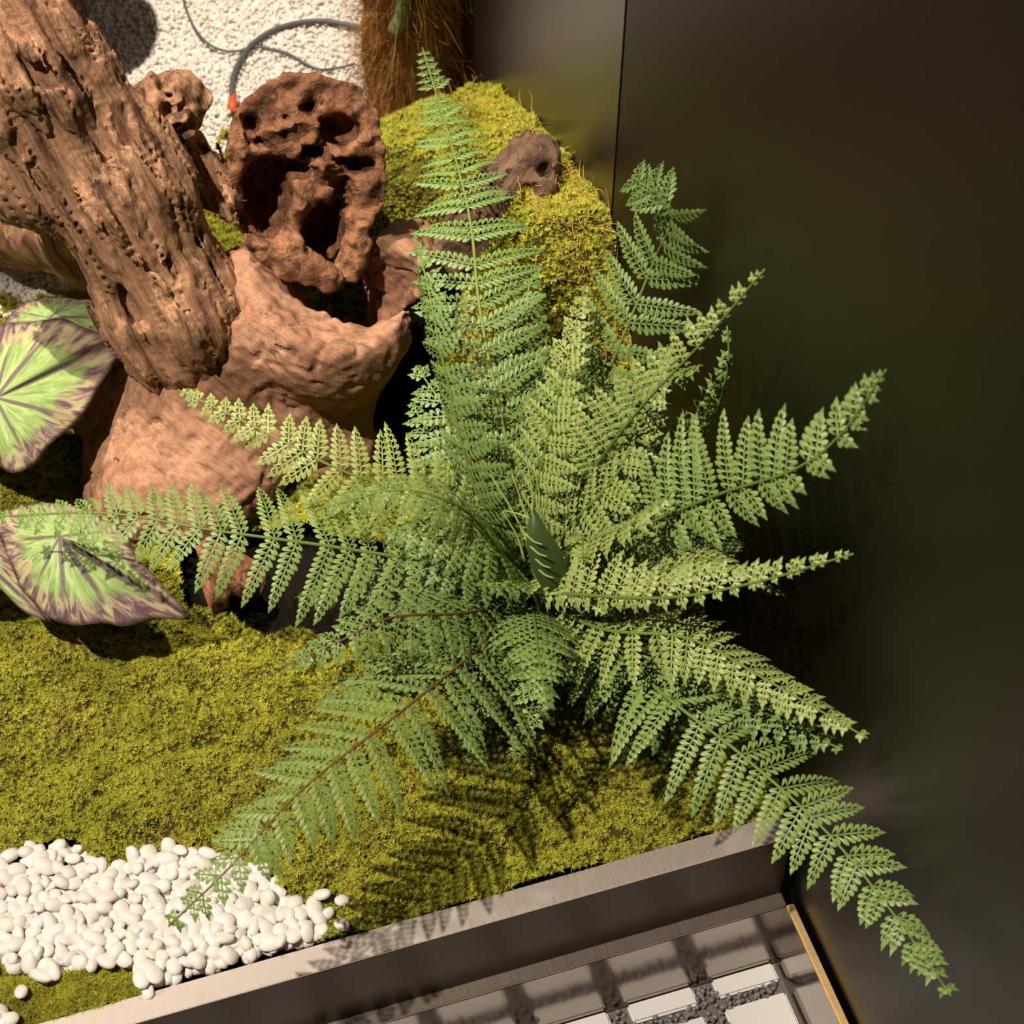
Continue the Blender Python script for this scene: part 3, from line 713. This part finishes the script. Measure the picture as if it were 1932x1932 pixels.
for a, b in (((1010, 1060, .2), (925, 895, .25)), ((1005, 1050, .2), (966, 895, .26)), ((1000, 1000, .24), (996, 880, .28)), ((990, 1060, .2), (948, 965, .24)), ((1012, 985, .25), (1010, 890, .29)), ((1020, 985, .25), (1030, 905, .29)), ((1000, 978, .25), (950, 963, .25))):
    pa, pb = P3(*a), P3(*b); V, F = tube(spline([pa, (pa+pb)/2+CR*.003, pb], 8), np.linspace(.0012, .0005, 8), 6)
    o = obj('stalk', new_mesh('stalk', V, F, True), M_FERN[2], fern); o.location = -OFF
V, F = tube([(-.02, -.12, -.02), (-.02, -.13, .02), P3(1000, 1120, .07)], [.022, .02, .008], 10)
o = obj('crown', new_mesh('crown', V, F, True), M_RACHIS_B, fern); o.location = -OFF

# ------------------------------------------------------------------ begonia with patterned leaves
def leaf_mat():
    m = mat('begonia_leaf', (.3, .4, .1), .5, 0, .35); t = NT(m)
    A = t.n('ShaderNodeAttribute', attribute_name='edge').outputs['Fac']      # 0 at the stem point, 1 at the margin
    Vn = t.n('ShaderNodeAttribute', attribute_name='vein').outputs['Fac']     # 1 on a main vein
    D = t.n('ShaderNodeAttribute', attribute_name='spoke').outputs['Vector']  # direction from the stem point, slow along the radius
    def madd(x, k, y):
        q = t.n('ShaderNodeMath', operation='MULTIPLY_ADD'); t.l(x, q.inputs[0]); q.inputs[1].default_value = k; t.l(y, q.inputs[2]); return q.outputs[0]
    s1 = t.noise(D, 3.2, 5, .65, .3); s2 = t.noise(D, 7.0, 4, .6, .8); n = t.noise(t.pos(), 60, 4, .6)
    hm = t.n('ShaderNodeMath', operation='MULTIPLY'); t.l(A, hm.inputs[0]); hm.inputs[1].default_value = .5; half = hm.outputs[0]
    green = t.mix(t.ramp(s2, [(.35, (0, 0, 0)), (.65, (1, 1, 1))]), (.17, .27, .075), (.40, .53, .19))
    marg = t.ramp(s2, [(.40, (.13, .075, .085)), (.48, (.24, .16, .15)), (.56, (.40, .33, .18)), (.68, (.44, .42, .22))])
    c = t.mix(t.ramp(madd(s1, .5, half), [(.565, (0, 0, 0)), (.635, (1, 1, 1))]), green, marg)
    c = t.mix(t.ramp(A, [(.93, (0, 0, 0)), (1.0, (.8, .8, .8))]), c, (.13, .075, .085))
    c = t.mix(t.ramp(madd(n, .35, Vn), [(.52, (0, 0, 0)), (.78, (.9, .9, .9))]), c, (.13, .085, .095))
    t.col(c); t.bump(madd(s2, .3, Vn), .4, .003)
    return m
M_LEAF = leaf_mat()
M_STEM = mat('begonia_stem', (.22, .10, .06), .5)
beg = thing('begonia', 'patterned begonia with lime green leaves edged in purple left of driftwood', 'plant', loc=(-.43, .03, 0))
OFF = Vector((-.43, .03, 0))
def leaf(center, outline, veins, base, nr=14, ruf=.004):
    C = at(*center); O = [at(*p) for p in outline]; O.append(O[0]); O = spline(O, 97)[:96]
    V = [C]; E = [0.0]; VN = [1.0]; SPK = [(0., 0., 0.)]; F = []
    ang = [math.atan2(*( (p-C)@np.array([CU, CR]).T)) for p in O]
    va = [math.atan2(*((at(*v)-C)@np.array([CU, CR]).T)) for v in veins]
    lift = nrm(np.cross(CR, CU))
    for k in range(1, nr+1):
        r = k/nr
        for i, p in enumerate(O):
            dv = min(abs((ang[i]-a+math.pi) % (2*math.pi)-math.pi) for a in va)
            q = C+(p-C)*r + lift*(.012*(1-(1-r)**2-r*r) + ruf*r*(1-math.exp(-(dv/.25)**2)) - .003*r) + lift*ruf*.6*math.sin(i*.9)*r**4
            V.append(q); E.append(r); SPK.append((math.cos(ang[i])*1.6, math.sin(ang[i])*1.6, r*.55+ang[0])); lw = .05+.03/(r+.03)*.8; VN.append(max(0, math.exp(-(dv/(lw*.9))**2)*(1.15-.95*r)))
    n = 96
    F += [(0, 1+i, 1+(i+1) % n) for i in range(n)]
    for k in range(nr-1):
        F += [(1+k*n+i, 1+(k+1)*n+i, 1+(k+1)*n+(i+1) % n, 1+k*n+(i+1) % n) for i in range(n)]
    me = new_mesh('leaf', V, F, True)
    for nm, dat in (('edge', E), ('vein', VN)):
        me.attributes.new(nm, 'FLOAT', 'POINT').data.foreach_set('value', np.array(dat, np.float32))
    me.attributes.new('spoke', 'FLOAT_VECTOR', 'POINT').data.foreach_set('vector', np.array(SPK, np.float32).ravel())
    o = obj('leaf', me, M_LEAF, beg); o.location = -OFF
    md = o.modifiers.new('thick', 'SOLIDIFY'); md.thickness = .0009
    b = at(*base); V, F = tube(spline([C-lift*.001, (C+b)/2+np.array([-.01, 0, .01]), b], 12), .0025, 8)
    s = obj('stem', new_mesh('stem', V, F, True), M_STEM, beg); s.location = -OFF
    return o
leaf((-8, 752, .14), [(-40, 640, .12), (0, 613, .125), (60, 608, .13), (115, 601, .13), (152, 616, .13), (195, 632, .12), (237, 640, .10), (218, 680, .105), (188, 730, .11), (150, 790, .11), (92, 842, .105), (62, 878, .10), (22, 892, .095), (-20, 870, .09), (-70, 850, .08), (-120, 800, .08), (-130, 720, .09), (-90, 660, .11)],
     [(237, 640, .1), (115, 605, .13), (30, 640, .12), (150, 790, .11), (60, 878, .1), (-10, 880, .09), (-120, 760, .08)], (-60, 900, .0))
leaf((112, 1012, .13), [(-15, 985, .10), (15, 1050, .10), (40, 1110, .095), (80, 1155, .09), (128, 1180, .085), (190, 1176, .085), (232, 1182, .08), (290, 1170, .075), (330, 1168, .075), (358, 1167, .065), (330, 1130, .085), (300, 1095, .095), (262, 1055, .11), (238, 1010, .115), (190, 975, .115), (120, 950, .11), (40, 955, .11)],
     [(358, 1167, .065), (232, 1182, .08), (128, 1180, .085), (60, 1130, .09), (10, 1020, .1), (230, 1000, .11)], (60, 960, .0))
leaf((-70, 1020, .10), [(-160, 960, .08), (-60, 970, .09), (-10, 990, .09), (20, 1050, .085), (48, 1110, .08), (95, 1172, .06), (40, 1150, .065), (0, 1105, .07), (-60, 1130, .06), (-150, 1090, .06)],
     [(95, 1172, .06), (-60, 1130, .06), (-150, 1060, .06)], (-60, 960, .0), 10)
leaf((90, 600, .07), [(8, 612, .055), (32, 582, .06), (88, 562, .065), (150, 566, .06), (196, 572, .05), (215, 612, .045), (205, 690, .03), (150, 660, .05), (80, 640, .06)],
     [(200, 600, .05), (30, 590, .06), (150, 566, .06)], (40, 700, .0), 10)

# ------------------------------------------------------------------ palm base, cords, pot
palm = thing('palm_trunk', 'brown hairy palm fibre trunk base beside the dark wall behind the moss', 'trunk', loc=tuple(at(805, 100, .06)))
pb = at(805, 95, .06); OFF = Vector(pb)
pb = np.array([.081, .585, .02])
f = Field((pb[0]-.075, pb[1]-.075, .0), (WX-.001, pb[1]+.075, .30), .004)
f.chain([(pb+np.array([0, 0, -.03]), .041), (pb+np.array([0, 0, .24]), .043)], .02)
f.rough(lambda P: -.009*ridge(grain(P, (0, 0, 1), .25), 38, 71)-.006*fbm(P, 30, 72, 2))
M_PALM = mat('palm_fibre', (.22, .10, .03), .8, 0, .1); t = NT(M_PALM)
t.col(t.ramp(t.noise(t.pos(140, 140, 25), 1, 4), [(.3, (.14, .06, .016)), (.5, (.34, .15, .04)), (.7, (.52, .26, .08))]))
rel(obj('trunk_core', f.mesh('trunk_core'), M_PALM, palm))
def hairs(n, fn, wid):
    VV = []; FF = []
    for i in range(n):
        P = fn(); k = len(P); T = np.gradient(P, axis=0); b = len(VV); sd = nrm(np.cross(T[0], RNG.normal(size=3)))
        for j in range(k):
            wj = wid*(1-.8*j/(k-1)); VV += [P[j]-sd*wj, P[j]+sd*wj]
        FF += [(b+2*j, b+2*j+1, b+2*j+3, b+2*j+2) for j in range(k-1)]
    return np.array(VV), np.array(FF)
def palm_hair():
    a = random.uniform(0, 6.28); z = random.uniform(-.02, .24); d = np.array([math.cos(a), math.sin(a), 0])
    p = pb+d*.041+np.array([0, 0, z]); l = random.uniform(.018, .06); q = d*random.uniform(.1, .6)+np.array([random.gauss(0, .3), random.gauss(0, .3), random.choice((-1, 1))*random.uniform(.4, 1)])
    P = np.array([p+q*l*s+np.array([0, 0, -.01])*s*s for s in np.linspace(0, 1, 5)]); P[:, 0] = np.minimum(P[:, 0], WX-.001); return P
V, F = hairs(7000, palm_hair, .00042); o = rel(obj('fibres', new_mesh('fibres', V, F), M_COIR, palm)); o['kind'] = 'stuff'
g0, g1 = at(752, 62, .12), at(765, -10, .17)
off = np.array([-.0, -.052-float(g0[1]-pb[1]), 0])
g0 = aty(745, 55, pb[1]-.050); g1 = aty(762, 2, pb[1]-.050)
M_SHOOT = mat('palm_shoot', (.18, .22, .07), .5); t = NT(M_SHOOT); t.col(t.ramp(t.noise(t.pos(), 90, 3), [(.4, (.10, .14, .04)), (.6, (.24, .29, .12))]))
V, F = tube(spline([g0, (g0+g1)/2+np.array([.002, 0, 0]), g1, g1+(g1-g0)*.6], 16), np.linspace(.0085, .0075, 16), 10)
rel(obj('shoot', new_mesh('shoot', V, F, True), M_SHOOT, palm, label='green cut shoot stub'))

# loose coir fibres on the mound
def coir():
    y = random.choice((random.uniform(.03, .2), random.uniform(.03, .5))); x = random.uniform(.06, WX-.004)
    z = float(height(np.array([x]), np.array([y]))[0])+.004; p = np.array([x, y, z]); d = nrm(RNG.normal(size=3)*np.array([.5, 1, .35])); e = nrm(RNG.normal(size=3)); l = random.uniform(.015, .04)
    P = np.array([p+d*l*s+e*l*.5*s*s+np.array([0, 0, .02])*s*(1-s) for s in np.linspace(0, 1, 6)]); P[:, 0] = np.minimum(P[:, 0], WX-.001); P[:, 2] = np.maximum(P[:, 2], height(P[:, 0], P[:, 1])+.002); return P
V, F = hairs(260, coir, .0004); o = obj('coir_fibres', new_mesh('coir_fibres', V, F), M_COIR); o['kind'] = 'stuff'; o['category'] = 'fibres'
o['label'] = 'loose brown coir fibres curling off the moss mound along the wall'

M_CORD = mat('grey_rubber', (.10, .105, .115), .5, 0, .4)
def gz(px, py, up): p = at(px, py, up); return p
def cord(name, pts, r, label, up):
    C = spline([gz(px, py, up) for px, py in pts], 80); V, F = tube(C, r, 8)
    o = obj(name, new_mesh(name, V, F, True), M_CORD); o['label'] = label; o['category'] = 'cord'; return o
cord('cord', [(441, 196), (437, 165), (446, 128), (470, 90), (510, 60), (560, 44), (610, 40), (660, 48), (700, 58), (740, 70)], .0031, 'thick grey cord arching over the white gravel', .0035)
cord('cord', [(340, -25), (352, 20), (372, 60), (398, 86), (430, 97), (455, 95), (478, 88), (510, 92), (545, 102), (580, 122), (605, 131), (640, 128), (670, 120)], .0014, 'thin grey wire crossing the white gravel under the thick cord', .0022)
M_RED = mat('orange_red_petal', (.62, .11, .03), .5)
petal = thing('petal', 'orange-red petal scrap at the end of the thick cord', 'petal', loc=tuple(at(445, 200, .008)))
OFF = Vector(at(445, 200, .008))
for pts, lab in (([(446, 172), (432, 185), (428, 200), (440, 212), (448, 196)], 0), ([(438, 206), (446, 213), (460, 210), (462, 203), (450, 202)], 1)):
    up = [at(px, py, .012) for px, py in pts]; n = len(up); c = np.mean(up, 0)
    V = [c+np.array([0, 0, .003])]+up+[p-np.array([0, 0, .0015]) for p in up]
    F = [(0, 1+(i+1) % n, 1+i) for i in range(n)]+[(1+i, 1+(i+1) % n, 1+n+(i+1) % n, 1+n+i) for i in range(n)]+[tuple(range(1+n, 1+2*n))]
    rel(obj('petal_lobe', new_mesh('petal_lobe', V, F, True), M_RED, petal))
# black pot standing on the gravel behind the trunk
pot = thing('plant_pot', 'black plant pot standing on the gravel behind the driftwood trunk', 'pot', loc=(-.305, .815, 0))
prof = [(.078, 0), (.084, .02), (.092, .26), (.096, .262), (.096, .29), (.086, .29), (.084, .25)]
V = []; F = []
for i, (r, z) in enumerate(prof):
    V += [(r*math.cos(a), r*math.sin(a), z) for a in np.linspace(0, 2*math.pi, 41)[:40]]
for i in range(len(prof)-1): F += [(i*40+j, i*40+(j+1) % 40, (i+1)*40+(j+1) % 40, (i+1)*40+j) for j in range(40)]
obj('pot_body', new_mesh('pot_body', V, F, True), mat('black_pot', (.012, .012, .012), .45), pot)
V = [(.084*math.cos(a), .084*math.sin(a), .25) for a in np.linspace(0, 2*math.pi, 41)[:40]]
obj('soil', new_mesh('soil', V, [tuple(range(40))]), M_SOIL, pot)
